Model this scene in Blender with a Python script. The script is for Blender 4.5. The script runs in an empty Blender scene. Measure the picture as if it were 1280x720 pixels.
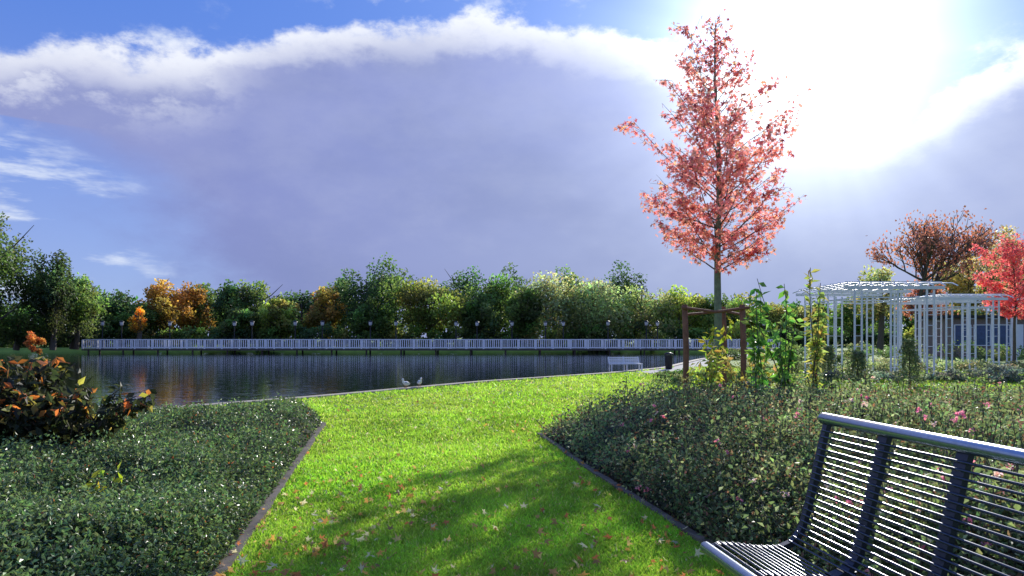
import bpy, math, numpy as np
from mathutils import Vector
R=np.random.default_rng(7)
sc=bpy.context.scene
F=860.0; H0=1.2; HV=422.0
def px(u,Y): return (u-640)/F*Y
def pz(v,Y): return H0+(HV-v)/F*Y
# ---------------- helpers
class MB:
    def __init__(s): s.v=[];s.l=[];s.t=[];s.m=[];s.c=[];s.s=[];s.n=0
    def add(s,V,Fc,mat=0,col=(1,1,1),smooth=False):
        V=np.asarray(V,float).reshape(-1,3); 
        if isinstance(Fc,np.ndarray):
            k=Fc.shape[1]; s.l.append((Fc+s.n).ravel()); s.t.append(np.full(len(Fc),k)); nf=len(Fc)
        else:
            for f in Fc: s.l.append(np.array(f)+s.n)
            s.t.append(np.array([len(f) for f in Fc])); nf=len(Fc)
        s.m.append(np.full(nf,mat)); s.s.append(np.full(nf,smooth))
        C=np.asarray(col,float)
        if C.ndim==1: C=np.tile(C,(len(V),1))
        s.c.append(C); s.v.append(V); s.n+=len(V)
    def obj(s,name,mats,parent=None,loc=None):
        me=bpy.data.meshes.new(name)
        V=np.concatenate(s.v);L=np.concatenate(s.l);T=np.concatenate(s.t)
        me.vertices.add(len(V));me.vertices.foreach_set('co',V.ravel())
        me.loops.add(len(L));me.loops.foreach_set('vertex_index',L.astype(np.int32))
        me.polygons.add(len(T));st=np.concatenate([[0],np.cumsum(T)[:-1]]).astype(np.int32)
        me.polygons.foreach_set('loop_start',st)
        for m in mats: me.materials.append(m)
        me.polygons.foreach_set('material_index',np.concatenate(s.m).astype(np.int32))
        me.update(calc_edges=True)
        me.polygons.foreach_set('use_smooth',np.concatenate(s.s))
        C=np.concatenate(s.c);C=np.hstack([C,np.ones((len(C),1))])
        a=me.color_attributes.new('col','FLOAT_COLOR','POINT');a.data.foreach_set('color',C.ravel())
        me.validate()
        o=bpy.data.objects.new(name,me);sc.collection.objects.link(o)
        if parent: o.parent=parent
        if loc is not None:o.location=loc
        return o
def empty(name,loc=(0,0,0)):
    o=bpy.data.objects.new(name,None);sc.collection.objects.link(o);o.location=loc;return o
def box(mb,c,d,mat=0,col=(1,1,1),rz=0.0):
    x,y,z=[k/2 for k in d]
    V=np.array([(a*x,b*y,e*z) for a in(-1,1) for b in(-1,1) for e in(-1,1)])
    if rz: 
        cs,sn=math.cos(rz),math.sin(rz);V=np.stack([V[:,0]*cs-V[:,1]*sn,V[:,0]*sn+V[:,1]*cs,V[:,2]],1)
    mb.add(V+np.array(c),np.array([(0,1,3,2),(4,6,7,5),(0,4,5,1),(2,3,7,6),(0,2,6,4),(1,5,7,3)]),mat,col)
def tube(mb,P,r,n=6,mat=0,col=(1,1,1),cap=True):
    P=np.asarray(P,float);m=len(P);r=np.broadcast_to(r,(m,))
    T=np.gradient(P,axis=0);T/=np.linalg.norm(T,axis=1)[:,None]+1e-9
    up=np.array([0,0,1.]) if abs(T[0,2])<.9 else np.array([1.,0,0])
    rings=[]
    a=np.arange(n)*2*math.pi/n
    for i in range(m):
        A=np.cross(T[i],up);A/=np.linalg.norm(A)+1e-9;B=np.cross(A,T[i]);
        rings.append(P[i]+r[i]*(np.cos(a)[:,None]*A+np.sin(a)[:,None]*B)); up=B
    V=np.concatenate(rings);f=[]
    i=np.arange(m-1)[:,None]*n;j=np.arange(n)[None,:];k=(j+1)%n
    Fq=np.stack([i+j,i+k,i+n+k,i+n+j],-1).reshape(-1,4)
    mb.add(V,Fq,mat,col,True)
    if cap and n>3:
        mb.add(rings[0],[list(range(n))],mat,col);mb.add(rings[-1],[list(range(n))[::-1]],mat,col)
def hsh(i,j,s): 
    v=np.sin(i*127.1+j*311.7+s*74.7)*43758.5453; return v-np.floor(v)
def vn(x,y,s=0):
    i=np.floor(x);j=np.floor(y);f=x-i;g=y-j;f=f*f*(3-2*f);g=g*g*(3-2*g)
    return (hsh(i,j,s)*(1-f)+hsh(i+1,j,s)*f)*(1-g)+(hsh(i,j+1,s)*(1-f)+hsh(i+1,j+1,s)*f)*g
def rdir(n,up=0.0):
    d=R.normal(size=(n,3));d/=np.linalg.norm(d,axis=1)[:,None];d[:,2]=d[:,2]+up
    return d/np.linalg.norm(d,axis=1)[:,None]
def leaves(mb,P,L,W,cols,mat=0,up=0.6,axis=None,fold=.25):
    n=len(P);N=rdir(n,up);a=rdir(n) if axis is None else axis
    b=np.cross(N,a);b/=np.linalg.norm(b,axis=1)[:,None]+1e-9;a=np.cross(b,N)
    L=np.broadcast_to(L,(n,))[:,None];W=np.broadcast_to(W,(n,))[:,None]
    V=np.stack([P,P+a*L*.45+b*W*.5+N*W*fold,P+a*L,P+a*L*.45-b*W*.5+N*W*fold],1)
    mb.add(V.reshape(-1,3),np.arange(4*n).reshape(-1,4),mat,np.repeat(cols,4,0))
def star_leaves(mb,P,S,cols,mat=0):
    n=len(P);N=rdir(n,.2);a=rdir(n,-.7);b=np.cross(N,a);b/=np.linalg.norm(b,axis=1)[:,None]+1e-9;a=np.cross(b,N)
    an=[];rr=[]
    for k,(t,r) in enumerate([(-115,.62),(-58,.9),(0,1.05),(58,.9),(115,.62)]):
        an+= [t]; rr+=[r]
        an+= [t+29 if k<4 else 180]; rr+=[.36 if k<4 else .12]
    an=np.radians(an);rr=np.array(rr);S=S[:,None,None]
    V=P[:,None,:]+S*rr[None,:,None]*(np.cos(an)[None,:,None]*a[:,None,:]+np.sin(an)[None,:,None]*b[:,None,:])
    V=V-N[:,None,:]*S*(rr[None,:,None]**2)*.25
    V=np.concatenate([P[:,None,:],V],1)
    f=np.array([(0,k,k%10+1) for k in range(1,11)])
    Fc=(np.arange(n)[:,None,None]*11+f[None]).reshape(-1,3)
    mb.add(V.reshape(-1,3),Fc,mat,np.repeat(cols,11,0))
def jit(col,n,v=.25,hue=.08):
    c=np.array(col)[None,:]*(1+R.normal(0,v,(n,1)))*(1+R.normal(0,hue,(n,3)));return np.clip(c,.003,.95)
def inpoly(x,y,poly):
    r=np.zeros(x.shape,bool);n=len(poly)
    for i in range(n):
        x1,y1=poly[i];x2,y2=poly[(i+1)%n]
        if y1==y2: continue
        c=((y1>y)!=(y2>y))&(x<(x2-x1)*(y-y1)/(y2-y1)+x1);r^=c
    return r
def dpoly(x,y,poly):
    d=np.full(x.shape,1e9);n=len(poly)
    for i in range(n):
        a=np.array(poly[i]);b=np.array(poly[(i+1)%n]);ab=b-a
        t=np.clip(((x-a[0])*ab[0]+(y-a[1])*ab[1])/(ab@ab),0,1)
        d=np.minimum(d,np.hypot(x-a[0]-t*ab[0],y-a[1]-t*ab[1]))
    return d
# ---------------- materials
def mat(name): 
    m=bpy.data.materials.new(name);m.use_nodes=True;nt=m.node_tree;return m,nt,nt.nodes['Principled BSDF']
def simple(name,col,rough=.6,metal=0,nscale=8,namt=.25,bump=.1):
    m,nt,b=mat(name);N=nt.nodes
    tc=N.new('ShaderNodeTexCoord');no=N.new('ShaderNodeTexNoise');no.inputs['Scale'].default_value=nscale;no.inputs['Detail'].default_value=4
    nt.links.new(tc.outputs['Object'],no.inputs['Vector'])
    r=N.new('ShaderNodeValToRGB');r.color_ramp.elements[0].position=.3;r.color_ramp.elements[1].position=.7
    r.color_ramp.elements[0].color=(*[c*(1-namt) for c in col],1);r.color_ramp.elements[1].color=(*[min(1,c*(1+namt)) for c in col],1)
    nt.links.new(no.outputs['Fac'],r.inputs[0]);nt.links.new(r.outputs[0],b.inputs['Base Color'])
    b.inputs['Roughness'].default_value=rough;b.inputs['Metallic'].default_value=metal
    if bump:
        bp=N.new('ShaderNodeBump');bp.inputs['Strength'].default_value=bump;nt.links.new(no.outputs['Fac'],bp.inputs['Height']);nt.links.new(bp.outputs[0],b.inputs['Normal'])
    return m
def leafmat(name,trans=.45,rough=.45,tg=1.5,spec=.4):
    m,nt,b=mat(name);N=nt.nodes
    at=N.new('ShaderNodeAttribute');at.attribute_name='col'
    nt.links.new(at.outputs['Color'],b.inputs['Base Color']);b.inputs['Roughness'].default_value=rough
    b.inputs['Specular IOR Level'].default_value=spec
    tr=N.new('ShaderNodeBsdfTranslucent');mx=N.new('ShaderNodeMixShader');mx.inputs[0].default_value=trans
    ml=N.new('ShaderNodeMix');ml.data_type='RGBA';ml.blend_type='MULTIPLY';ml.inputs[0].default_value=1
    nt.links.new(at.outputs['Color'],ml.inputs[6]);ml.inputs[7].default_value=(tg,tg,tg*.8,1)
    nt.links.new(ml.outputs[2],tr.inputs[0]);nt.links.new(b.outputs[0],mx.inputs[1]);nt.links.new(tr.outputs[0],mx.inputs[2])
    nt.links.new(mx.outputs[0],N['Material Output'].inputs[0]);return m
M_leaf=leafmat('leaf_foliage',.5,.5,1.7)
M_gloss=leafmat('leaf_glossy',.35,.35,1.6,.5)
M_grassb=leafmat('grass_blade',.55,.5,1.6,.3)
M_red=leafmat('leaf_red',.6,.5,1.5,.3)
M_bark=simple('bark',(.10,.085,.06),.9,nscale=20,bump=.4)
M_gbark=simple('green_bark',(.17,.22,.13),.85,nscale=14,bump=.3)
M_wood=simple('stake_wood',(.20,.09,.05),.8,nscale=12,bump=.3)
M_dark=simple('bush_light_blocker',(.022,.030,.015),1,nscale=30,namt=.5,bump=0)  # for dark mounds added under the bed leaves to stop light passing through
M_soil=simple('mulch_soil',(.045,.030,.022),1,nscale=25,namt=.6,bump=.6)
M_stone=simple('edging_stone',(.14,.115,.09),.95,nscale=9,namt=.45,bump=.4)
M_cope=simple('coping_stone',(.42,.36,.27),.85,nscale=5,namt=.2,bump=.2)
M_path=simple('path_gravel',(.40,.38,.34),.9,nscale=30,namt=.2,bump=.2)
M_white=simple('white_paint',(.72,.74,.77),.45,nscale=4,namt=.06,bump=0)
M_rail=simple('railing_paint',(.88,.89,.9),.5,nscale=4,namt=.05,bump=0)
M_deck=simple('deck_timber',(.10,.085,.07),.8,nscale=6,bump=.2)
M_black=simple('black_metal',(.02,.022,.025),.45,.4,bump=0)
M_steel=simple('bench_steel',(.06,.07,.10),.24,.85,nscale=60,namt=.15,bump=.02)
M_rib=simple('bench_rib_steel',(.03,.035,.06),.35,.6,nscale=60,namt=.15,bump=.02)
M_steel2=simple('bench_tube_steel',(.30,.36,.48),.27,.85,nscale=60,namt=.1,bump=.02)
M_glass=simple('window_glass',(.03,.07,.16),.08,bump=0)
M_wall=simple('brick_wall',(.2,.15,.13),.85,nscale=10)
M_lamp=simple('lamp_glass',(.85,.85,.82),.3,bump=0)
M_plum=simple('plumage',(.8,.8,.8),.8,nscale=14,namt=.1)
M_beak=simple('beak',(.5,.2,.03),.5,bump=0)
M_wing=simple('wing_grey',(.4,.42,.45),.8)
# ground
m,nt,b=mat('grass_ground');N=nt.nodes;M_ground=m
tc=N.new('ShaderNodeTexCoord');n1=N.new('ShaderNodeTexNoise');n1.inputs['Scale'].default_value=.8;n1.inputs['Detail'].default_value=6
n2=N.new('ShaderNodeTexNoise');n2.inputs['Scale'].default_value=40;n2.inputs['Detail'].default_value=3
for n in(n1,n2): nt.links.new(tc.outputs['Object'],n.inputs['Vector'])
r=N.new('ShaderNodeValToRGB');r.color_ramp.elements[0].color=(.11,.20,.022,1);r.color_ramp.elements[1].color=(.28,.40,.05,1);r.color_ramp.elements[0].position=.35;r.color_ramp.elements[1].position=.68
mx=N.new('ShaderNodeMath');mx.operation='MULTIPLY_ADD';mx.inputs[1].default_value=.5
nt.links.new(n2.outputs['Fac'],mx.inputs[0]);h=N.new('ShaderNodeMath');h.operation='MULTIPLY';h.inputs[1].default_value=.5
nt.links.new(n1.outputs['Fac'],h.inputs[0]);nt.links.new(h.outputs[0],mx.inputs[2]);nt.links.new(mx.outputs[0],r.inputs[0])
nt.links.new(r.outputs[0],b.inputs['Base Color']);b.inputs['Roughness'].default_value=.9
bp=N.new('ShaderNodeBump');bp.inputs['Strength'].default_value=.6;bp.inputs['Distance'].default_value=.03;nt.links.new(n2.outputs['Fac'],bp.inputs['Height']);nt.links.new(bp.outputs[0],b.inputs['Normal'])
# water
m,nt,b=mat('water');N=nt.nodes;M_water=m
b.inputs['Base Color'].default_value=(.012,.018,.012,1);b.inputs['Roughness'].default_value=.02;b.inputs['IOR'].default_value=1.33
tc=N.new('ShaderNodeTexCoord');mp=N.new('ShaderNodeMapping');mp.inputs['Scale'].default_value=(1,2.2,1)
n1=N.new('ShaderNodeTexNoise');n1.inputs['Scale'].default_value=1.7;n1.inputs['Detail'].default_value=4;n1.inputs['Roughness'].default_value=.5
nt.links.new(tc.outputs['Object'],mp.inputs[0]);nt.links.new(mp.outputs[0],n1.inputs['Vector'])
bp=N.new('ShaderNodeBump');bp.inputs['Strength'].default_value=.55;bp.inputs['Distance'].default_value=.017
nt.links.new(n1.outputs['Fac'],bp.inputs['Height']);nt.links.new(bp.outputs[0],b.inputs['Normal'])
# ---------------- ground
BX=[-400,-60,-30,-12,-6.2,-3.85,-.86,3.2,6,10,20,27,60]
BY=[-40,-6,1.5,7.6,10.9,13.8,18.4,22.9,27,37,58,72,72.5]
def yb(x): return np.interp(x,BX,BY)
def yf(x): return np.where(x<28,78+1.5*np.sin(x*.15),73)
xs=np.unique(np.concatenate([np.linspace(-2500,-60,14),np.linspace(-60,-12,30),np.linspace(-12,12,100),np.linspace(12,60,50),np.linspace(60,2500,14)]))
rows=[]
for x in xs:
    Y1=float(yb(x));Y2=max(float(yf(x)),Y1+.4)
    col=[(-300,0),(Y1-12,0),(Y1-3,0),(Y1,0),(Y1+.02,-1.2),(Y2-2.5 if Y2-Y1>3 else Y1+.2,-1.2 if x<28 else -.0),(Y2,.0),(Y2+10,.3),(200,.5),(900,.5),(4000,0)]
    if x>=28: col=[(a,0) if c<0 else (a,c) for a,c in col]
    rows.append([(x,a,c) for a,c in col])
V=np.array(rows);nx,ny=V.shape[:2]
i=np.arange(nx-1)[:,None]*ny;j=np.arange(ny-1)[None,:]
mb=MB();mb.add(V.reshape(-1,3),np.stack([i+j,i+ny+j,i+ny+j+1,i+j+1],-1).reshape(-1,4));mb.obj('ground',[M_ground])
WL=-.38
mb=MB();wx=np.linspace(-300,29,160);Vw=[]
for x in wx: Vw+= [(x,float(yb(x))-.0,WL),(x,float(yf(x))+.5,WL)]
k=np.arange(len(wx)-1)*2;mb.add(Vw,np.stack([k,k+2,k+3,k+1],-1));mb.obj('lake_water',[M_water])
def strip(name,pts,w,z0,z1,m,seg=None):
    pts=np.array(pts,float);T=np.gradient(pts,axis=0);T/=np.linalg.norm(T,axis=1)[:,None];Nn=np.stack([-T[:,1],T[:,0]],1)
    A=pts-Nn*w/2;B=pts+Nn*w/2;n=len(pts);V=[]
    for a,b_ in zip(A,B): V+= [(a[0],a[1],z0),(a[0],a[1],z1),(b_[0],b_[1],z1),(b_[0],b_[1],z0)]
    f=[]
    for k in range(n-1):
        for q in range(3): f.append((k*4+q,k*4+q+1,k*4+4+q+1,k*4+4+q))
    f.append((0,1,2,3));f.append(((n-1)*4+3,(n-1)*4+2,(n-1)*4+1,(n-1)*4))
    mb=MB();mb.add(V,f);return mb.obj(name,[m])
cx=np.concatenate([np.linspace(-60,-12,20)[:-1],np.linspace(-12,27,80)])
strip('lake_edge_kerb',[(x,float(yb(x))-.03) for x in cx],.26,-.9,.04,M_cope)
strip('path',[(x,float(yb(x))-1.6) for x in np.linspace(4.5,30,60)],1.5,-.05,.008,M_path)
strip('path',[(9,25.5),(14,26.5),(22,27),(40,27)],1.4,-.05,.012,M_path)
# ---------------- beds
LB=[(-1.45,2.0),(-1.50,3.5),(-2.0,6.2),(-2.62,9.5),(-3.1,10.6),(-6.3,8.9),(-12,5.6),(-16,2)]
RB=[(1.55,.5),(1.42,2.2),(1.12,4.1),(.72,6.2),(.36,8.5),(1.5,10.0),(7,10.6),(16,11),(16,.5)]
def sheet(name,poly,z,m):
    mb=MB();mb.add([(a,b_,z) for a,b_ in poly],[tuple(range(len(poly)))]);return mb.obj(name,[m])
sheet('soil_bed',LB,.006,M_soil);sheet('soil_bed',RB,.006,M_soil)
def dens(p,k=10):
    o=[]
    for a,b_ in zip(p[:-1],p[1:]): o+=[(a[0]+(b_[0]-a[0])*t+R.normal(0,.006),a[1]+(b_[1]-a[1])*t) for t in np.linspace(0,1,k,endpoint=False)]
    return o+[p[-1]]
strip('bed_kerb',[(a+.02,b_) for a,b_ in dens(LB[0:4])],.075,-.02,.03,M_stone)
strip('bed_kerb',[(a-.02,b_) for a,b_ in dens(RB[0:5])],.055,-.02,.025,M_stone)
def HL(x,y):
    d=dpoly(x,y,LB);e=1-np.exp(-d/.16)
    return (.07+.18*vn(x*1.3,y*1.3,1)+.10*vn(x*4,y*4,2)+.07*vn(x*11,y*11,3))*e+.03
def HR(x,y):
    d=dpoly(x,y,RB);e=1-np.exp(-d/.4)
    return (.16+.27*vn(x*1.5,y*1.5,11)+.20*vn(x*3.7,y*3.7,12)+.09*vn(x*9,y*9,13))*e+.05
def bedbase(mb,poly,Hf,f,x0,x1,y0,y1,st):  # dark mound added below the leaf layer to block light
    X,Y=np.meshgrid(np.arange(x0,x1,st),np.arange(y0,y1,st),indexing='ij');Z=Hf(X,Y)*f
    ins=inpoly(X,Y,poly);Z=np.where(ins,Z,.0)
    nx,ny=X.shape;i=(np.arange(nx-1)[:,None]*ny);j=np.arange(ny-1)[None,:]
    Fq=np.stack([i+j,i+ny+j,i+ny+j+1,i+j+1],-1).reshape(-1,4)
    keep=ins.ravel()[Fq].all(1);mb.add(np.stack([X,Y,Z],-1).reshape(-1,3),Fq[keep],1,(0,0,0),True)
def fsample(n,y0,y1,a0,a1,poly):
    Y=1/R.uniform(1/y1,1/y0,n);X=R.uniform(a0,a1,n)*Y;k=inpoly(X,Y,poly);return X[k],Y[k]
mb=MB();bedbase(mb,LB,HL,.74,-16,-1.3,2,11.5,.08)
X,Y=fsample(900000,2.2,11.4,-1.0,-.15,LB);X,Y=X[:230000],Y[:230000]
n=len(X);Z=HL(X,Y);Z=Z*(1-.42*R.random(n)**2)+R.normal(0,.015,n)
S=.013+.0024*Y;tone=.35+1.25*vn(X*2,Y*2,5)*(.6+.8*vn(X*8,Y*8,7))
C=jit((.105,.165,.065),n,.42,.12)*tone[:,None];q=R.random(n)<.09;C[q]=jit((.32,.40,.15),q.sum());q=R.random(n)<.015;C[q]=jit((.45,.16,.06),q.sum())
leaves(mb,np.stack([X,Y,Z],1),S*R.uniform(.8,1.5,n),S*.6,C,0,.4)
X,Y=fsample(9000,2.4,11,-1.0,-.15,LB);X,Y=X[:2200],Y[:2200]
for x,y in zip(X,Y):
    h_=float(HL(np.array(x),np.array(y)));k=7;top=np.array([x+R.normal(0,.04),y+R.normal(0,.04),h_+R.uniform(.03,.13)])
    Q=np.linspace(top,[x,y,h_*.8],k)+R.normal(0,.009,(k,3));leaves(mb,Q,.022+.002*y,.013+.001*y,jit((.18,.28,.10),k),0,.4)
mb.obj('groundcover_shrubs',[M_gloss,M_dark])
def sprig(name,x,y,h,ns,nl,L,col,m=M_leaf,spread=.25,z0=0,W=.45,low=.1):
    mb=MB()
    for s in range(ns):
        a=R.uniform(0,6.28);sp=spread*R.uniform(.2,1);hh=h*R.uniform(.65,1)
        t=np.linspace(0,1,9);P=np.stack([x+math.cos(a)*sp*t**1.3+.03*np.sin(t*6+s),y+math.sin(a)*sp*t**1.3,z0+hh*t],1)
        tube(mb,P,np.linspace(.012,.004,9)*max(.5,h/2),5,1)
        tt=R.uniform(low,1,nl);Q=np.stack([np.interp(tt,t,P[:,k]) for k in range(3)],1)
        ax=rdir(nl,-.1);ax[:,2]-=.3;C=jit(col,nl,.25,.15)
        leaves(mb,Q,L*R.uniform(.6,1.2,nl),L*W*R.uniform(.8,1.1,nl),C,0,.5,ax)
    return mb.obj(name,[m,M_bark])
sprig('young_sapling',px(125,4.2),4.2,.42,3,14,.09,(.45,.5,.04),spread=.08)
# rose bed
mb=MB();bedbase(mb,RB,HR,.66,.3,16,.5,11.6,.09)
X,Y=fsample(700000,1.6,11.4,.02,1.1,RB);X,Y=X[:280000],Y[:280000]
n=len(X);Hh=HR(X,Y);Z=Hh*(1-.7*R.random(n)**1.6)+R.normal(0,.045,n)+.02
S=.014+.0028*Y;tone=.35+1.35*vn(X*2.3,Y*2.3,6)
C=jit((.14,.19,.085),n,.4,.15)*tone[:,None];q=R.random(n)<.12;C[q]=jit((.25,.13,.08),q.sum());q=R.random(n)<.09;C[q]=jit((.42,.46,.25),q.sum())
leaves(mb,np.stack([X,Y,Z],1),S*R.uniform(.8,1.5,n),S*.62,C,0,.5)
X,Y=fsample(6200,1.8,11.0,.02,1.0,RB)
for x,y in zip(X[:1900],Y[:1900]):
    h_=float(HR(np.array(x),np.array(y)));d=R.normal(0,.08,2);top=np.array([x+d[0],y+d[1],h_+R.uniform(.02,.17)])
    tube(mb,[(x,y,h_*.4),((x+top[0])/2,(y+top[1])/2,h_*.8),top],.002+.0003*y,3,2,cap=False)
    k=10;Q=np.linspace(top,[x,y,h_*.6],k)+R.normal(0,.018,(k,3));leaves(mb,Q,.035+.002*y,.022+.001*y,jit((.20,.26,.11),k),0,.4)
X,Y=fsample(3600,1.8,10.8,.08,1.0,RB);X,Y=X[:330],Y[:330]
for x,y in zip(X,Y):
    z=float(HR(np.array(x),np.array(y)))+R.uniform(-.08,.11);k=9;Q=np.tile([x,y,z],(k,1))+R.normal(0,.006,(k,3))
    s=.018+.0011*y;leaves(mb,Q,s,s*.9,jit((.75,.27,.40) if R.random()<.7 else (.8,.6,.6),k,.15),0,.8)
mb.obj('rose_bushes',[M_leaf,M_dark,M_bark])
# ---------------- grass blades
n=850000;Y=1/R.uniform(1/28,1/2.5,n);X=R.uniform(-.8,.8,n)*Y
k=~inpoly(X,Y,LB)&~inpoly(X,Y,RB)&(Y<yb(X)-.2)&(dpoly(X,Y,LB)>.05)&(dpoly(X,Y,RB)>.05)
k&=~((Y<1.2)&(X>1.4));k&=~((X>4.5)&(abs(Y-(yb(X)-1.6))<.9))
X,Y=X[k][:340000],Y[k][:340000];n=len(X)
hb=(.020+.0014*Y)*R.uniform(.5,1.4,n)*(.6+.8*vn(X*2.2,Y*2.2,23));wb=.0022+.0012*Y;a=R.uniform(0,math.pi,n);ln=R.normal(0,.6,(n,2))*hb[:,None]
P0=np.stack([X-np.cos(a)*wb,Y-np.sin(a)*wb,np.zeros(n)],1);P1=np.stack([X+np.cos(a)*wb,Y+np.sin(a)*wb,np.zeros(n)],1);P2=np.stack([X+ln[:,0],Y+ln[:,1],hb],1)
tone=(.50+.45*vn(X*1.1,Y*1.1,21)+.40*vn(X*5,Y*5,22)+.3*vn(X*16,Y*16,24))
C=jit((.23,.42,.035),n,.28,.08)*tone[:,None]
yel=np.clip(vn(X*.7,Y*.7,25)*1.3-.3+.025*Y,0,1)[:,None];C=C*(1-yel*.45)+np.array([.44,.54,.09])*tone[:,None]*yel*.45
q=R.random(n)<.07;C[q]=jit((.55,.52,.2),q.sum())
mb=MB();mb.add(np.stack([P0,P1,P2],1).reshape(-1,3),np.arange(3*n).reshape(-1,3),0,np.repeat(C,3,0));mb.obj('grass',[M_grassb])
# fallen leaves
n=3000;Y=1/R.uniform(1/24,1/2.8,n);X=R.uniform(-.5,.4,n)*Y;k=(dpoly(X,Y,LB)>.02)&~inpoly(X,Y,LB)&~inpoly(X,Y,RB)&(Y<yb(X)-.2)&(R.random(n)<.3+.7*(vn(X*.9,Y*.9,31)>.5))
X,Y=X[k][:850],Y[k][:850]
X=np.concatenate([X,R.uniform(.1,1.0,50)]);Y=np.concatenate([Y,R.uniform(3.0,4.6,50)]);n=len(X)
pal=np.array([(.6,.32,.10),(.42,.24,.11),(.65,.46,.2),(.5,.18,.08),(.68,.6,.42)])
C=pal[R.integers(0,5,n)]*R.uniform(.7,1.2,(n,1));mb=MB()
S_=R.uniform(.012,.046,n)*(1+.02*Y);P=np.stack([X,Y,.03+.01*R.random(n)],1)
star_leaves(mb,P,S_,C);mb.obj('fallen_leaves',[M_leaf])
# ---------------- sweetgum tree
def sweetgum(name,bx,by,z0,z1,prof,nb,nleaf,ls,col,tr,tm):
    par=empty(name,(bx,by,0));mb=MB();t=np.linspace(0,1,20);Zt=t*(z1-.1)
    TX=.04*np.sin(t*5)*t+.02*np.sin(t*13);TY=.03*np.sin(t*7+1)
    rr=tr*(1-t)**.9+.006;rr[0]*=1.3;tube(mb,np.stack([TX,TY,Zt],1),rr,10,0)
    tips=[]
    for b_ in range(nb):
        f=((b_+R.random()*.6)/nb)**1.12;z=z0+(z1-z0-.25)*f;a=b_*2.4+R.normal(0,.3)
        L=np.interp(z,prof[0],prof[1])*R.uniform(.62,1.12);el=math.radians(R.uniform(20,40)+25*f)
        c=np.array([np.interp(z/(z1-.1),t,TX),np.interp(z/(z1-.1),t,TY),z]);s=np.linspace(0,1,8)
        P=c+np.stack([math.cos(a)*L*s,math.sin(a)*L*s,L*math.tan(el)*(s*.75+.25*s**2)],1)+np.cumsum(R.normal(0,.016,(8,3)),0)
        r0=.013*(1-f)+.005;tube(mb,P,np.linspace(r0,.003,8),5,1)
        for q in range(int(6+6*L)):
            u=R.uniform(.15,1);p=np.array([np.interp(u,s,P[:,k]) for k in range(3)])
            aa=a+R.choice([-1,1])*R.uniform(.4,1.1);l2=L*R.uniform(.16,.38);
            d=np.array([math.cos(aa),math.sin(aa),R.uniform(-.2,.8)])*l2;Q=np.linspace(p,p+d,4);Q[1:3]+=R.normal(0,.01,(2,3))
            tube(mb,Q,[.005,.004,.003,.002],3,1,cap=False);tips.append((Q,l2))
        tips.append((P[3:],L*.6))
    tips.append((np.array([(TX[-1],TY[-1],z1-.9+.9*s) for s in np.linspace(0,1,4)]),.6))
    mb.obj('trunk_and_branches',[tm,M_bark],par)
    W=np.array([x[1]*np.clip(1.15-.5*(x[0][0][2]-z0)/(z1-z0),.4,1.1) for x in tips]);W=W*R.uniform(.12,1.6,len(W))**1.1;W/=W.sum();idx=R.choice(len(tips),nleaf,p=W)
    P=np.array([tips[k][0][0]+(tips[k][0][-1]-tips[k][0][0])*R.random()**.6 for k in idx])+R.normal(0,.06,(nleaf,3));P[:,2]-=.05
    C=jit(col,nleaf,.22,.1);q=R.random(nleaf)<.15;C[q]=jit((.75,.42,.30),q.sum());q=R.random(nleaf)<.10;C[q]=jit((.40,.08,.12),q.sum())
    mb=MB();star_leaves(mb,P,R.uniform(.6,1.15,nleaf)*ls,C);mb.obj('crown_leaves',[M_red],par);return par
TY0=14.0;TX0=px(897,TY0)
sweetgum('sweetgum_tree',TX0,TY0,2.5,pz(18,TY0),([2.5,2.9,3.9,5,6,7,7.8],[1.1,1.55,1.6,1.25,.85,.42,.1]),80,7600,.08,(.82,.31,.30),.085,M_gbark)
TY1=26.
sweetgum('sweetgum_tree',px(1268,TY1),TY1,1.9,pz(298,TY1),([1.9,2.6,3.2,4,4.9],[.9,1.2,1.2,.8,.2]),52,5200,.09,(.82,.18,.20),.06,M_bark)
# stakes
par=empty('tree_support_stakes',(0,0,0));mb=MB()
zt=pz(381,13.7)
st=[(px(857,13.6),13.6),(px(929,13.6),13.6),(px(905,14.5),14.5)]
for x,y in st: tube(mb,[(x,y,0),(x+.01,y,1),(x-.02,y,zt-.02),(x-.02,y,zt)],[.058,.058,.055,.045],10)
mb.obj('posts',[M_wood],par);mb=MB()
tube(mb,[(st[0][0]-.1,13.53,zt-.06),(st[1][0]*.5+st[0][0]*.5,13.53,zt-.15),(st[1][0]+.1,13.53,zt-.06)],.03,8)
tube(mb,[(st[0][0],13.66,zt-.2),(st[2][0],14.42,zt-.1)],.028,8);tube(mb,[(st[1][0],13.66,zt-.2),(st[2][0],14.42,zt-.1)],.028,8);mb.obj('crossbars',[M_wood],par)
sprig('climbing_shrub',px(895,13.3),13.3,1.7,5,30,.17,(.42,.44,.05),spread=.35)
sprig('climbing_shrub',px(880,12.6),12.6,1.0,6,26,.15,(.34,.40,.07),spread=.6)
sprig('tall_leafy_shrub',px(985,10),10,pz(342,10),6,46,.17,(.17,.32,.07),spread=.65,low=.2)
sprig('tall_leafy_shrub',px(1018,10.3),10.3,pz(333,10.3),4,60,.15,(.36,.38,.10),spread=.15,low=.2)
sprig('tall_leafy_shrub',px(952,9.8),9.8,pz(345,9.8),4,44,.16,(.16,.30,.06),spread=.35,low=.1)
sprig('tall_leafy_shrub',px(925,11),11,1.1,7,40,.14,(.36,.33,.09),spread=.8,low=.1)
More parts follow.
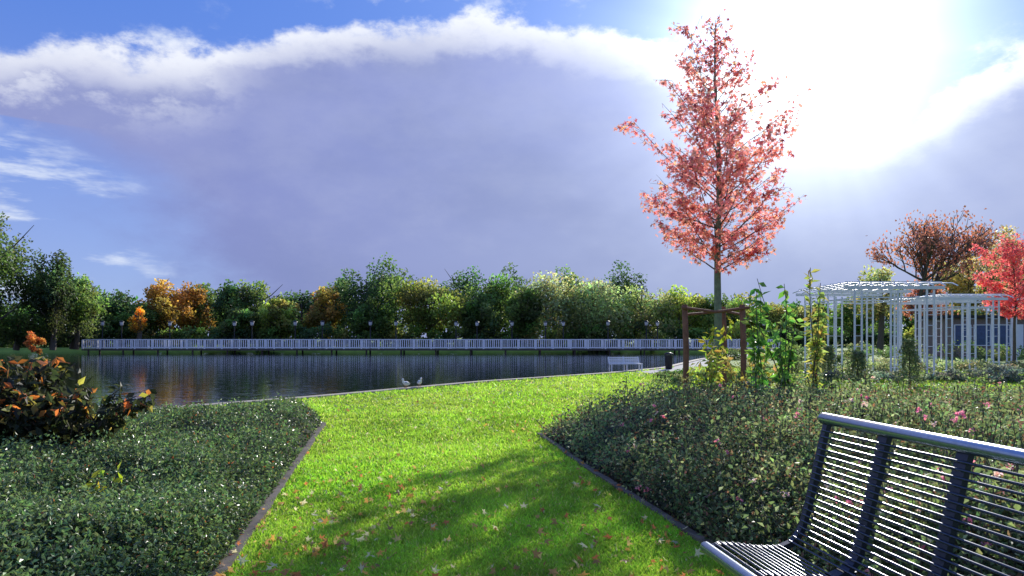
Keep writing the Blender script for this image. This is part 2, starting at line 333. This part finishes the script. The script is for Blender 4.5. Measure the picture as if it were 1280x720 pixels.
# left autumn bush
mb=MB()
for bx,by,ns,hm in((px(18,6.4),6.4,44,1.06),(px(85,6.2),6.2,34,.84)):
  for s in range(ns):
    a=R.uniform(0,6.28);sp=R.uniform(.15,.75);hh=R.uniform(.6,1.0)*hm;t=np.linspace(0,1,8)
    P=np.stack([bx+math.cos(a)*sp*t,by+math.sin(a)*sp*t*.8,hh*(1.3*t-.35*t**3)],1);tube(mb,P,np.linspace(.012,.004,8),5,1)
    nl=60;tt=R.uniform(.1,1,nl);Q=np.stack([np.interp(tt,t,P[:,k]) for k in range(3)],1)+R.normal(0,.03,(nl,3))
    C=jit((.04,.05,.022),nl,.35);q=(tt>.8)&(R.random(nl)<.17)&(Q[:,2]>.55*hm);C[q]=jit((.6,.2,.05),q.sum());q=(R.random(nl)<.12);C[q]=jit((.4,.34,.08),q.sum())
    ax=rdir(nl,-.7);leaves(mb,Q,.11*R.uniform(.6,1.1,nl),.055,C,0,.4,ax,.15)
mb.obj('autumn_bush',[M_leaf,M_bark])
# ---------------- park bench
par=empty('park_bench',(0,0,0))
TZ=.886
far=np.array([px(1029,2.66),2.66]);e1=np.array([.145,-.989]);e2=np.array([-.989,-.145])
def bp_(s,p,z): q=far+e1*s+e2*p;return (q[0],q[1],z)
prof=[(0,TZ),(.015,.84),(.05,.70),(.085,.56),(.112,.47),(.145,.43),(.20,.41),(.29,.415),(.38,.43),(.44,.435),(.475,.42)]
pa=np.array(prof);sl=np.concatenate([[0],np.cumsum(np.hypot(*np.diff(pa,axis=0).T))])
def pr(u): return np.interp(u,sl,pa[:,0]),np.interp(u,sl,pa[:,1])
LEN=1.55;mb=MB();u=.045
while u<sl[-1]-.02:
    if not (.50<u<.53):
        p,z=pr(u);tube(mb,[bp_(.02,p,z),bp_(LEN-.02,p,z)],.0045,8)
    u+=.0235
mb.obj('slats',[M_steel],par);mb=MB()
tube(mb,[bp_(-.01,0,TZ),bp_(0,0,TZ+.002),bp_(LEN,0,TZ+.002)],[.017,.022,.022],14)
tube(mb,[bp_(0,.485,.415),bp_(.01,.485,.415),bp_(LEN,.485,.415)],[.017,.021,.021],14);mb.obj('end_tubes',[M_steel2],par)
mb=MB()
for s in [.012,.34,.68,1.02,1.36,LEN-.01]:
    w=.022 if s>.05 and s<1.5 else .014
    us=np.linspace(0,sl[-1],40);V=[]
    for q in us:
        p,z=pr(q);p2,z2=pr(min(q+.01,sl[-1]));p0,z0=pr(max(q-.01,0));tx,tz=p2-p0,z2-z0;l=math.hypot(tx,tz);nx_,nz=tz/l,-tx/l
        off=-.006;th=.02
        for ss,oo in((s-w,off),(s+w,off),(s+w,off-th),(s-w,off-th)): V.append(bp_(ss,p+(-nx_)*oo,z+(-nz)*oo))
    k=np.arange(39)[:,None]*4;j=np.arange(4)[None];mb.add(V,np.stack([k+j,k+(j+1)%4,k+4+(j+1)%4,k+4+j],-1).reshape(-1,4))
mb.obj('ribs',[M_rib],par);mb=MB()
for s in(.34,1.36):
    tube(mb,[bp_(s,.44,.395),bp_(s,.41,.34),bp_(s,.30,.30),bp_(s,.20,.25),bp_(s,.17,.1),bp_(s,.17,0)],.024,10)
    tube(mb,[bp_(s,.12,.42),bp_(s,.13,.34),bp_(s,.2,.28)],.02,10);q=bp_(s,.17,.012);box(mb,q,(.2,.12,.02))
mb.obj('legs',[M_rib],par)
# far white bench
par=empty('park_bench',(px(783,24.3),24.3,0));mb=MB()
for k in range(4): box(mb,(0,.28+.03*k,.34+.065*k),(1.15,.02,.045))
for k in range(4): box(mb,(0,-.05+.09*k,.30),(1.15,.06,.025))
mb.obj('slats',[M_white],par);mb=MB()
for x in(-.55,0,.55):
    box(mb,(x,-.05,.145),(.04,.04,.285));box(mb,(x,.24,.145),(.04,.04,.285));tube(mb,[(x,.25,.28),(x,.31,.42),(x,.39,.57)],.02,6);box(mb,(x,.1,.275),(.035,.3,.02))
mb.obj('frame',[M_white],par);par.rotation_euler[2]=.15;par.scale=(1,1,.9)
mb=MB();x0=px(836,26);tube(mb,[(x0,26,0),(x0,26,.03),(x0,26,.52),(x0,26,.54)],[.10,.13,.15,.15],14);tube(mb,[(x0,26,.56),(x0,26,.60),(x0,26,.64)],[.17,.17,.05],14);tube(mb,[(x0-.13,26,.5),(x0-.13,26,.58)],.01,5);tube(mb,[(x0+.13,26,.5),(x0+.13,26,.58)],.01,5)
mb.obj('litter_bin',[M_black])
# gulls
def gull(x,y,rz):
    mb=MB();s=np.linspace(-1,1,12)
    P=np.stack([s*.14,0*s,.12+.03*s],1);tube(mb,P,np.array([.005,.018,.035,.048,.056,.06,.06,.056,.046,.034,.02,.006]),10)
    tube(mb,[(.09,0,.15),(.12,0,.19),(.13,0,.22)],[.035,.026,.022],8);tube(mb,[(.10,0,.228),(.115,0,.231),(.133,0,.231),(.15,0,.227),(.162,0,.224)],[.008,.027,.032,.022,.008],8)
    tube(mb,[(.155,0,.224),(.19,0,.219)],[.009,.003],6,1)
    for q in(-.025,.025): tube(mb,[(0,q,.09),(.005,q,.04),(0,q,.0)],.005,5,1);tube(mb,[(0,q,.004),(.04,q,.004)],[.006,.01],5,1)
    for q in(-1,1): tube(mb,[(.08,q*.035,.145),(.02,q*.045,.14),(-.06,q*.035,.125),(-.15,q*.01,.105)],[.01,.022,.018,.004],6,2)
    o=mb.obj('gull',[M_plum,M_beak,M_wing]);o.location=(x,y,.04);o.rotation_euler[2]=rz;o.scale=(.85,)*3
xg=px(510,16.2);gull(xg,float(yb(xg))-.05,-2.2);xg=px(525,16.4);gull(xg,float(yb(xg))-.05,-1.1)
# ---------------- boardwalk
par=empty('boardwalk_bridge',(0,0,0));X0=px(102,69);X1=27.
mb=MB();nb=int((X1-X0)/.6)
for k in range(nb): box(mb,(X0+.3+k*.6,70.3,.03),(.585,2.6,.06))
box(mb,((X0+X1)/2,69.05,-.055),(X1-X0,.12,.09));box(mb,((X0+X1)/2,71.5,-.055),(X1-X0,.12,.09));mb.obj('deck',[M_deck],par)
mb=MB();x=X0+.5
while x<X1:
    for y in(69.3,71.2): tube(mb,[(x,y,-1.2),(x,y,-.01)],.09,8)
    x+=3.5
mb.obj('piles',[M_deck],par);mb=MB()
for y in(69.06,71.54):
    box(mb,((X0+X1)/2,y,1.0),(X1-X0,.07,.08));box(mb,((X0+X1)/2,y,.17),(X1-X0,.05,.08))
    x=X0+.05
    while x<X1: box(mb,(x,y,.51),(.15,.08,.90));x+=1.75
    x=X0+.25
    while x<X1: box(mb,(x,y,.585),(.09 if y<70 else .04,.03,.75));x+=(.21 if y<70 else .5)
mb.obj('railing',[M_rail],par)
lm=MB();tube(lm,[(0,0,0),(0,0,.5),(0,0,.55),(0,0,2.35)],[.09,.09,.07,.06],8,0)
tube(lm,[(0,0,2.35),(0,0,2.38),(0,0,2.70)],[.06,.15,.18],10,1);tube(lm,[(0,0,2.71),(0,0,2.76),(0,0,2.86)],[.24,.22,.04],10,0)
l0=None
for u in(128,152,200,283,315,369,403,463,495,568,595,640,683,706,760,808,827,900,955):
    if l0 is None: l0=lm.obj('street_lamp',[M_black,M_lamp]);o=l0
    else: o=bpy.data.objects.new('street_lamp',l0.data);sc.collection.objects.link(o)
    o.location=(px(u,69.3),69.3 if R.random()<.6 else 71.3,.06)
# ---------------- distant trees
def crown(mb,c,rx,ry,rz,n,ls,col,dens_=26,shape=1.0,drop=0):
    k=dens_;d=rdir(k);rad=R.uniform(.35,.92,k)[:,None];C0=d*rad*np.array([rx,ry,rz]);C0[:,0:2]*=np.clip(1-.35*shape*(C0[:,2:3]/rz),.3,1.3)
    cs=R.uniform(.2,.42,k);w=cs**2;w/=w.sum();idx=R.choice(k,n,p=w);v=R.normal(size=(n,3));v/=np.linalg.norm(v,axis=1)[:,None];v*=R.random((n,1))**.4
    P=C0[idx]+v*cs[idx][:,None]*np.array([rx,ry,rz])*.95
    if drop: P[:,2]-=R.random(n)**2*drop
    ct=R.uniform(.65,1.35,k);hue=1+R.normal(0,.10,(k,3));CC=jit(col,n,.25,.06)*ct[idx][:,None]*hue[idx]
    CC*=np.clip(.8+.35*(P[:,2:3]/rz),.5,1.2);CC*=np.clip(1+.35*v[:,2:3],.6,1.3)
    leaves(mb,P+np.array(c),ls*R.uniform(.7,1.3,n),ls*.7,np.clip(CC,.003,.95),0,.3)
def treedef(mb,u,w,vt,Y,col,ls=.36,n=4000,vb=424,shape=.7,drop=0,dn=34):
    x=px(u,Y);zt=pz(vt,Y);zb=max(.4,pz(vb,Y));rx=w/2/F*Y;rz=(zt-zb)/2
    tube(mb,[(x,Y,0),(x+.2,Y,zb+rz*.4),(x,Y,zb+rz*1.5)],[.28,.2,.06],6,1)
    for k in range(7):
        a=R.uniform(0,6.28);z=zb+rz*R.uniform(.2,1.2);tube(mb,[(x,Y,z),(x+math.cos(a)*rx*.4,Y+math.sin(a)*rx*.4,z+rz*.25),(x+math.cos(a)*rx*.75,Y+math.sin(a)*rx*.75,z+rz*.6)],[.1,.06,.02],4,1,cap=False)
    crown(mb,(x,Y,(zt+zb)/2),rx,rx,rz,n,ls,col,dn,shape,drop)
DG=(.075,.14,.05);G=(.14,.22,.055);YG=(.30,.35,.08);OR=(.50,.28,.07);PW=(.42,.46,.21);OL=(.22,.24,.07)
mb=MB()
for u,w,vt,Y,c,kw in [
 (105,74,354,84,G,{}),(148,70,362,82,DG,{}),(128,50,378,79.5,G,{}),(205,66,356,82,(.48,.30,.07),{}),(236,54,350,86,OR,{}),(262,64,354,90,G,{}),(290,60,350,84,DG,{}),
 (322,80,342,84,G,{}),(348,56,370,80,YG,{}),(376,70,354,88,DG,{}),(408,52,358,83,(.40,.30,.08),{}),(428,60,352,90,G,{}),
 (458,88,327,84,DG,{}),(493,86,324,88,(.11,.18,.055),{}),(536,110,333,80.5,(.27,.30,.07),dict(n=6000)),(582,80,328,88,DG,{}),(614,76,338,84,G,{}),(642,76,336,92,DG,{}),
 (690,106,339,82,PW,dict(drop=3,n=5800)),(740,98,338,82,PW,dict(drop=3,n=5400)),(722,84,329,94,G,{}),(772,92,328,92,DG,{}),(802,88,350,82,(.36,.42,.17),dict(drop=2)),
 (847,92,358,84,YG,{}),(887,84,362,86,G,{}),(925,80,368,88,YG,{}),(965,80,378,90,YG,{}),(1005,80,384,92,OL,{}),(1050,90,386,94,G,{}),(655,60,356,80,G,{}),(172,60,380,80,G,{}),(305,50,382,79.5,G,{}),(600,56,368,80,G,{}),(470,60,374,79.8,G,{})]:
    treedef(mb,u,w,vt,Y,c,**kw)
for u in np.arange(-80,1500,16):
    Y=R.uniform(78.5,80.5);c=[G,DG,OL,G,DG,YG][R.integers(0,6)];x=px(u,Y)
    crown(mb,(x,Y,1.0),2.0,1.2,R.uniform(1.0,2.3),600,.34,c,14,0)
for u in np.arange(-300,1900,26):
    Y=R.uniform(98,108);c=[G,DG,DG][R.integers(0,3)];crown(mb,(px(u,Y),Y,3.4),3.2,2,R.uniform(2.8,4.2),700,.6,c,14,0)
mb.obj('distant_trees',[M_leaf,M_bark])
def single(name,*a,**k):
    mb=MB();treedef(mb,*a,**k);return mb.obj(name,[M_leaf,M_bark])
single('broadleaf_tree',-12,120,258,62,(.12,.19,.05),n=9500,ls=.28,vb=425,dn=50)
single('broadleaf_tree',66,62,304,66,(.10,.16,.055),n=6500,ls=.28,vb=422,dn=40)
single('broadleaf_tree',95,60,345,70,(.22,.29,.08),n=4000,ls=.3,vb=425)
single('birch_tree',173,20,383,73,(.8,.46,.06),n=900,ls=.24,vb=415)
single('broadleaf_tree',20,90,385,66,G,n=3500,ls=.28,vb=435)
single('broadleaf_tree',90,90,390,72,G,n=3500,ls=.28,vb=435)
mb=MB();crown(mb,(px(46,60),60,.9),.8,.8,1.0,900,.2,(.6,.26,.07),12,0);mb.obj('autumn_shrub',[M_leaf])
single('autumn_tree',1210,84,312,58,(.5,.43,.17),n=4400,ls=.25,vb=400)
single('autumn_tree',1262,74,286,64,(.45,.40,.18),n=3800,ls=.28,vb=400)
single('autumn_tree',1100,70,330,60,(.42,.43,.16),n=2800,ls=.25,vb=405)
single('broadleaf_tree',1310,90,330,50,G,n=4000,ls=.25,vb=410)
single('broadleaf_tree',1180,80,364,66,YG,n=3500,ls=.28,vb=425)
single('broadleaf_tree',1070,70,374,66,G,n=3000,ls=.28,vb=425)
# dark red tree
par=empty('copper_beech_tree',(px(1146,46),46,0));mb=MB();tipsP=[]
def br(p,d,L,r,lv):
    q=p+d*L*.5+R.normal(0,.04*L,3);e=p+d*L;tube(mb,[p,q,e],[r,r*.8,r*.6],5,0,cap=False)
    if lv==0: tipsP.append((q,e));return
    for k in range(4):
        nd=d+R.normal(0,.42,3);nd[2]=abs(nd[2])*.8+.15;nd/=np.linalg.norm(nd);br(e if k else q,nd,L*R.uniform(.6,.85),r*.6,lv-1)
br(np.array([0,0,0.]),np.array([0,0,1.]),2.2,.2,5)
mb.obj('trunk_and_branches',[M_bark],par)
E=np.array([t[1] for t in tipsP]);mx_=E[:,2].max();sc_=pz(272,46)/mx_
n=8500;idx=R.integers(0,len(E),n);P=E[idx]+R.normal(0,.22,(n,3));k=R.random(n)<np.clip(1.4-P[:,2]/mx_*1.1,.15,1);P=P[k]
mb=MB();leaves(mb,P,.17,.12,jit((.48,.20,.13),len(P)),0,.3);mb.obj('crown_leaves',[M_leaf],par);par.scale=(sc_*.8,sc_*.8,sc_)
# ---------------- pergola
def pergola(name,x0,x1,y0,y1,h,nx,ny,w):
    par=empty(name,(0,0,0));mb=MB();xs=np.linspace(x0,x1,nx);ys=np.linspace(y0,y1,ny)
    for i_,x in enumerate(xs):
        for j_,y in enumerate(ys):
            if 0<i_<nx-1 and 0<j_<ny-1: continue
            for dx in(-w,w): box(mb,(x+dx,y,h/2-.03),(.042,.042,h-.06))
            for z in np.arange(.35,h-.1,.3): box(mb,(x,y,z),(2*w-.05,.018,.018))
            box(mb,(x,y,.03),(2*w+.2,.2,.06))
    mb.obj('posts',[M_white],par);mb=MB()
    for y in ys: box(mb,((x0+x1)/2,y,h),(x1-x0+.8,.05,.09))
    for y in ys: box(mb,((x0+x1)/2,y,h-.28),(x1-x0+2*w,.035,.035))
    for x in np.arange(x0-.3,x1+.31,.33): tube(mb,[(x,y0-.75,h+.0),(x,y0-.5,h+.09),(x,y0,h+.13),(x,y1,h+.13),(x,y1+.5,h+.09)],.018,5)
    for x in(x0,x1): box(mb,(x,(y0+y1)/2,h-.28),(.035,y1-y0-.06,.035))
    for y in np.arange(y0,y1+.1,.45): box(mb,((x0+x1)/2,y+.05,h+.17),(x1-x0+.7,.02,.025))
    mb.obj('roof_trellis',[M_white],par)
pergola('pergola',px(1062,20),px(1150,20),19.5,22.8,pz(361,20),3,3,.10)
pergola('pergola',px(1182,24),px(1240,24),23.8,27,pz(374,24),3,3,.10)
pergola('pergola',px(1262,30),px(1330,30),30,33,2.9,3,2,.12)
par=empty('park_kiosk',(px(1215,44),44,0));mb=MB();box(mb,(0,0,1.2),(4.6,3,2.4));mb.obj('walls',[M_wall],par)
mb=MB();box(mb,(0,0,2.5),(5.2,3.6,.16));mb.obj('roof',[M_black],par)
mb=MB()
for x in(-1.6,-.4,.8):box(mb,(x,-1.51,1.35),(.95,.04,1.2))
mb.obj('windows',[M_glass],par);mb=MB();box(mb,(1.75,-1.51,1.02),(.8,.05,2.0));mb.obj('door',[M_white],par)
mb=MB()
for x in(-1.6,-.4,.8):
    for dx in(-.5,.5): box(mb,(x+dx,-1.53,1.35),(.05,.06,1.3))
    box(mb,(x,-1.53,1.985),(.95,.06,.05));box(mb,(x,-1.53,.715),(.95,.06,.05))
mb.obj('window_frames',[M_white],par)
# ---------------- garden planting
def mass(name,pts,col,n,ls,m=M_leaf):
    mb=MB()
    for (x,y,rx,ry,h_) in pts: crown(mb,(x,y,h_*.45),rx,ry,h_*.6,n,ls,np.array(col)*R.uniform(.7,1.3),12,0)
    return mb.obj(name,[m])
pts=[(R.uniform(3.5,7),R.uniform(17.5,20.5),.7,.5,R.uniform(.2,.35)) for k in range(16)]
mass('low_shrub_bed',pts,(.14,.21,.07),500,.07)
pts=[(R.uniform(8,26),R.uniform(18.0,19.2),.6,.5,R.uniform(.2,.45)) for k in range(40)]
mass('lavender_bed',pts,(.28,.32,.25),420,.07)
pts=[(R.uniform(9,30),R.uniform(22.5,26),.8,.6,R.uniform(.25,.5)) for k in range(40)]
mass('perennial_bed',pts,(.32,.36,.18),380,.08)
pts=[(R.uniform(12,45),R.uniform(29,38),1.2,1,R.uniform(.5,1.1)) for k in range(40)]
mass('garden_hedge',pts,(.16,.22,.08),500,.12)
pts=[(R.uniform(2.6,5.4),R.uniform(11.4,13.2),.5,.45,R.uniform(.25,.45)) for k in range(22)]
mass('shrub_bed',pts,(.18,.22,.09),600,.05)
for u,Y,h_ in((1072,17,.8),(1137,17,1.1),(1035,19,.9),(990,20,.8)):
    mb=MB();x=px(u,Y);n=1500;t=R.random(n)**.8;a=R.uniform(0,6.28,n);rr=.32*(1-t*.7)*R.uniform(.5,1.2,n)*(1+.25*np.sin(a*3+t*9))
    leaves(mb,np.stack([x+np.cos(a)*rr,Y+np.sin(a)*rr,.05+t*h_],1),.08,.035,jit((.19,.23,.11),n),0,.8);tube(mb,[(x,Y,0),(x,Y,h_*.8)],[.03,.01],5,1);mb.obj('conical_shrub',[M_leaf,M_bark])
# ---------------- camera
cam=bpy.data.cameras.new('Camera');co=bpy.data.objects.new('Camera',cam);sc.collection.objects.link(co)
co.location=(0,0,H0);co.rotation_euler=(math.pi/2,0,0);cam.lens=F/1280*36;cam.shift_y=62/1280;cam.clip_start=.05;cam.clip_end=6000;sc.camera=co
# ---------------- sun & sky
SD=Vector((365,860,365)).normalized();AZ=math.atan2(SD.x,SD.y);EL=math.asin(SD.z)
L=bpy.data.lights.new('sun','SUN');L.energy=5;L.angle=math.radians(.5);L.color=(1,.95,.86);lo=bpy.data.objects.new('sun',L);sc.collection.objects.link(lo)
lo.rotation_euler=SD.to_track_quat('Z','Y').to_euler();lo.location=(20,40,30)
w=bpy.data.worlds.new('World');sc.world=w;w.use_nodes=True;nt=w.node_tree;N=nt.nodes
try: w.cycles.sampling_method='MANUAL';w.cycles.sample_map_resolution=512
except Exception as e: print(e)
bg=N['Background'];bg.inputs['Strength'].default_value=.1
def lk(a,b_): nt.links.new(a,b_)
def mth(op,a,b_=None,c=None,clamp=False):
    n=N.new('ShaderNodeMath');n.operation=op;n.use_clamp=clamp
    for i_,v in enumerate((a,b_,c)):
        if v is None: continue
        if isinstance(v,(int,float)): n.inputs[i_].default_value=v
        else: lk(v,n.inputs[i_])
    return n.outputs[0]
def mr(v,a,b_,c=0,d=1,sm=True):
    n=N.new('ShaderNodeMapRange');n.interpolation_type='SMOOTHSTEP' if sm else 'LINEAR';lk(v,n.inputs[0])
    for i_,q in enumerate((a,b_,c,d)): n.inputs[i_+1].default_value=q
    return n.outputs[0]
def mixc(f,a,b_,bt='MIX'):
    n=N.new('ShaderNodeMix');n.data_type='RGBA';n.blend_type=bt
    if isinstance(f,(int,float)): n.inputs[0].default_value=f
    else: lk(f,n.inputs[0])
    for i_,v in((6,a),(7,b_)):
        if isinstance(v,tuple): n.inputs[i_].default_value=(*v,1)
        else: lk(v,n.inputs[i_])
    return n.outputs[2]
def noise(vec,s,d=6,r=.55,sc3=None):
    if sc3: mp=N.new('ShaderNodeMapping');mp.inputs['Scale'].default_value=sc3;lk(vec,mp.inputs[0]);vec=mp.outputs[0]
    n=N.new('ShaderNodeTexNoise');n.inputs['Scale'].default_value=s;n.inputs['Detail'].default_value=d;n.inputs['Roughness'].default_value=r;lk(vec,n.inputs['Vector']);return n.outputs['Fac']
tc=N.new('ShaderNodeTexCoord');D=tc.outputs['Generated'];sp=N.new('ShaderNodeSeparateXYZ');lk(D,sp.inputs[0])
az=mth('ARCTAN2',sp.outputs[0],sp.outputs[1]);el=mth('ARCSINE',sp.outputs[2])
def ang(u,v): return math.atan((u-640)/F),math.atan((HV-v)/math.hypot(F,u-640))
def fcurve(v,pts,lo_,hi,scale):
    n=N.new('ShaderNodeFloatCurve');c=n.mapping.curves[0];pts=sorted(pts)
    P=[((a-lo_)/(hi-lo_),b_/scale+.5) for a,b_ in pts];P=[(0,P[0][1])]+P+[(1,P[-1][1])]
    c.points[0].location=P[0];c.points[1].location=P[-1]
    for p in P[1:-1]: c.points.new(*p)
    n.mapping.update();lk(mr(v,lo_,hi,0,1,False),n.inputs['Value']);return mth('MULTIPLY',mth('SUBTRACT',n.outputs[0],.5),scale)
edge=fcurve(az,[ang(*p) for p in[(0,62),(80,54),(170,68),(260,70),(320,50),(400,38),(520,30),(640,28),(760,38),(860,74),(960,118),(1050,150),(1130,150),(1200,115),(1280,75)]],-.9,.9,2.0)
lcut=fcurve(el,[(ang(*p)[1],ang(*p)[0]) for p in[(230,410),(210,360),(165,300),(120,235),(30,175),(-80,130),(-300,90)]],-.1,.7,4.0)
nb_=noise(D,3.2,4,.55,(1,1,2.2));nf=noise(D,9,7,.62,(1,1,1.8));nh=noise(D,26,4,.6,(1,1,1.6))
wp=mth('ADD',mth('MULTIPLY',mth('SUBTRACT',nb_,.5),.04),mth('ADD',mth('MULTIPLY',mth('SUBTRACT',nf,.5),.085),mth('MULTIPLY',mth('SUBTRACT',nh,.5),.03)))
s=mth('ADD',mth('SUBTRACT',edge,el),wp)
t_=mth('ADD',mth('SUBTRACT',az,lcut),mth('MULTIPLY',wp,1.8))
bank=mth('MULTIPLY',mr(s,-.006,.014),mr(t_,-.05,.16))
rim=mth('MULTIPLY',mr(s,.004,.058,1,0),mr(mth('ADD',nf,mth('MULTIPLY',nh,.5)),.45,.85,.45,1))
rim=mth('MULTIPLY',rim,mr(s,-.012,.008))
puff=mth('MULTIPLY',mth('MULTIPLY',mr(s,.0,.12,1,0),mr(s,-.02,.01)),mth('MULTIPLY',mr(nf,.46,.62),mr(az,-.28,-.48,0,1)))
wis=mth('MULTIPLY',mr(noise(D,5,6,.6,(1,1,4.5)),.48,.62),mr(t_,.06,-.05,0,1))
wis2=mth('MULTIPLY',mth('MULTIPLY',mr(nf,.52,.7),mr(s,-.06,-.0,0,1)),mr(s,.0,.03,1,0))
sky=N.new('ShaderNodeTexSky');sky.sky_type='NISHITA';sky.sun_disc=False;sky.sun_elevation=EL;sky.sun_rotation=AZ;sky.dust_density=.6;sky.ozone_density=2
skyc=mixc(1.0,sky.outputs[0],(.55,.85,1.45),'MULTIPLY')
bl=mixc(mr(el,.0,.45),(3.6,4.4,7.8),(1.2,2.6,8.0))
base=mixc(.75,skyc,bl)
cc=mixc(mr(el,-.02,.42),(3.1,3.7,6.1),(2.8,3.4,7.1))
cc=mixc(mr(az,-.75,.2),(2.3,2.7,6.0),cc)
cc=mixc(mr(nb_,.35,.72,.0,.5),cc,(2.0,2.5,5.0))
cc=mixc(mr(mth('ADD',nf,mth('MULTIPLY',s,1.2)),.35,.95,.16,.0),cc,(6.5,7.0,8.6))
c1=mixc(bank,base,cc)
c1=mixc(mth('MAXIMUM',mth('MULTIPLY',wis,.8),mth('MULTIPLY',wis2,.7)),c1,(8.0,8.7,10))
c1=mixc(mth('MULTIPLY',mth('MAXIMUM',rim,puff),.92,clamp=True),c1,(9.3,9.6,10.4))
dt=N.new('ShaderNodeVectorMath');dt.operation='DOT_PRODUCT';lk(D,dt.inputs[0]);dt.inputs[1].default_value=tuple(SD)
th=mth('ARCCOSINE',mth('MINIMUM',dt.outputs['Value'],.99999))
def gau(sig,amp): 
    q=mth('DIVIDE',th,math.radians(sig));return mth('MULTIPLY',mth('EXPONENT',mth('MULTIPLY',mth('MULTIPLY',q,q),-1)),amp)
A=SD.cross(Vector((0,0,1))).normalized();B=SD.cross(A)
da=N.new('ShaderNodeVectorMath');da.operation='DOT_PRODUCT';lk(D,da.inputs[0]);da.inputs[1].default_value=tuple(A)
db=N.new('ShaderNodeVectorMath');db.operation='DOT_PRODUCT';lk(D,db.inputs[0]);db.inputs[1].default_value=tuple(B)
ph=mth('ARCTAN2',da.outputs['Value'],db.outputs['Value']);cv=N.new('ShaderNodeCombineXYZ');lk(ph,cv.inputs[0])
ray=mr(noise(cv.outputs[0],4,2,.5),.3,.75,.87,1.13)
gl=mth('ADD',gau(7.4,17),mth('MULTIPLY',mth('ADD',gau(14.5,3.2),gau(28,1.1)),ray))
n=N.new('ShaderNodeVectorMath');n.operation='SCALE';n.inputs[0].default_value=(.90,1.0,1.03);lk(gl,n.inputs['Scale'])
fin=mixc(1.0,c1,n.outputs[0],'ADD')
lk(fin,bg.inputs[0])
sc.view_settings.view_transform='Standard';sc.view_settings.look='None';sc.view_settings.exposure=0
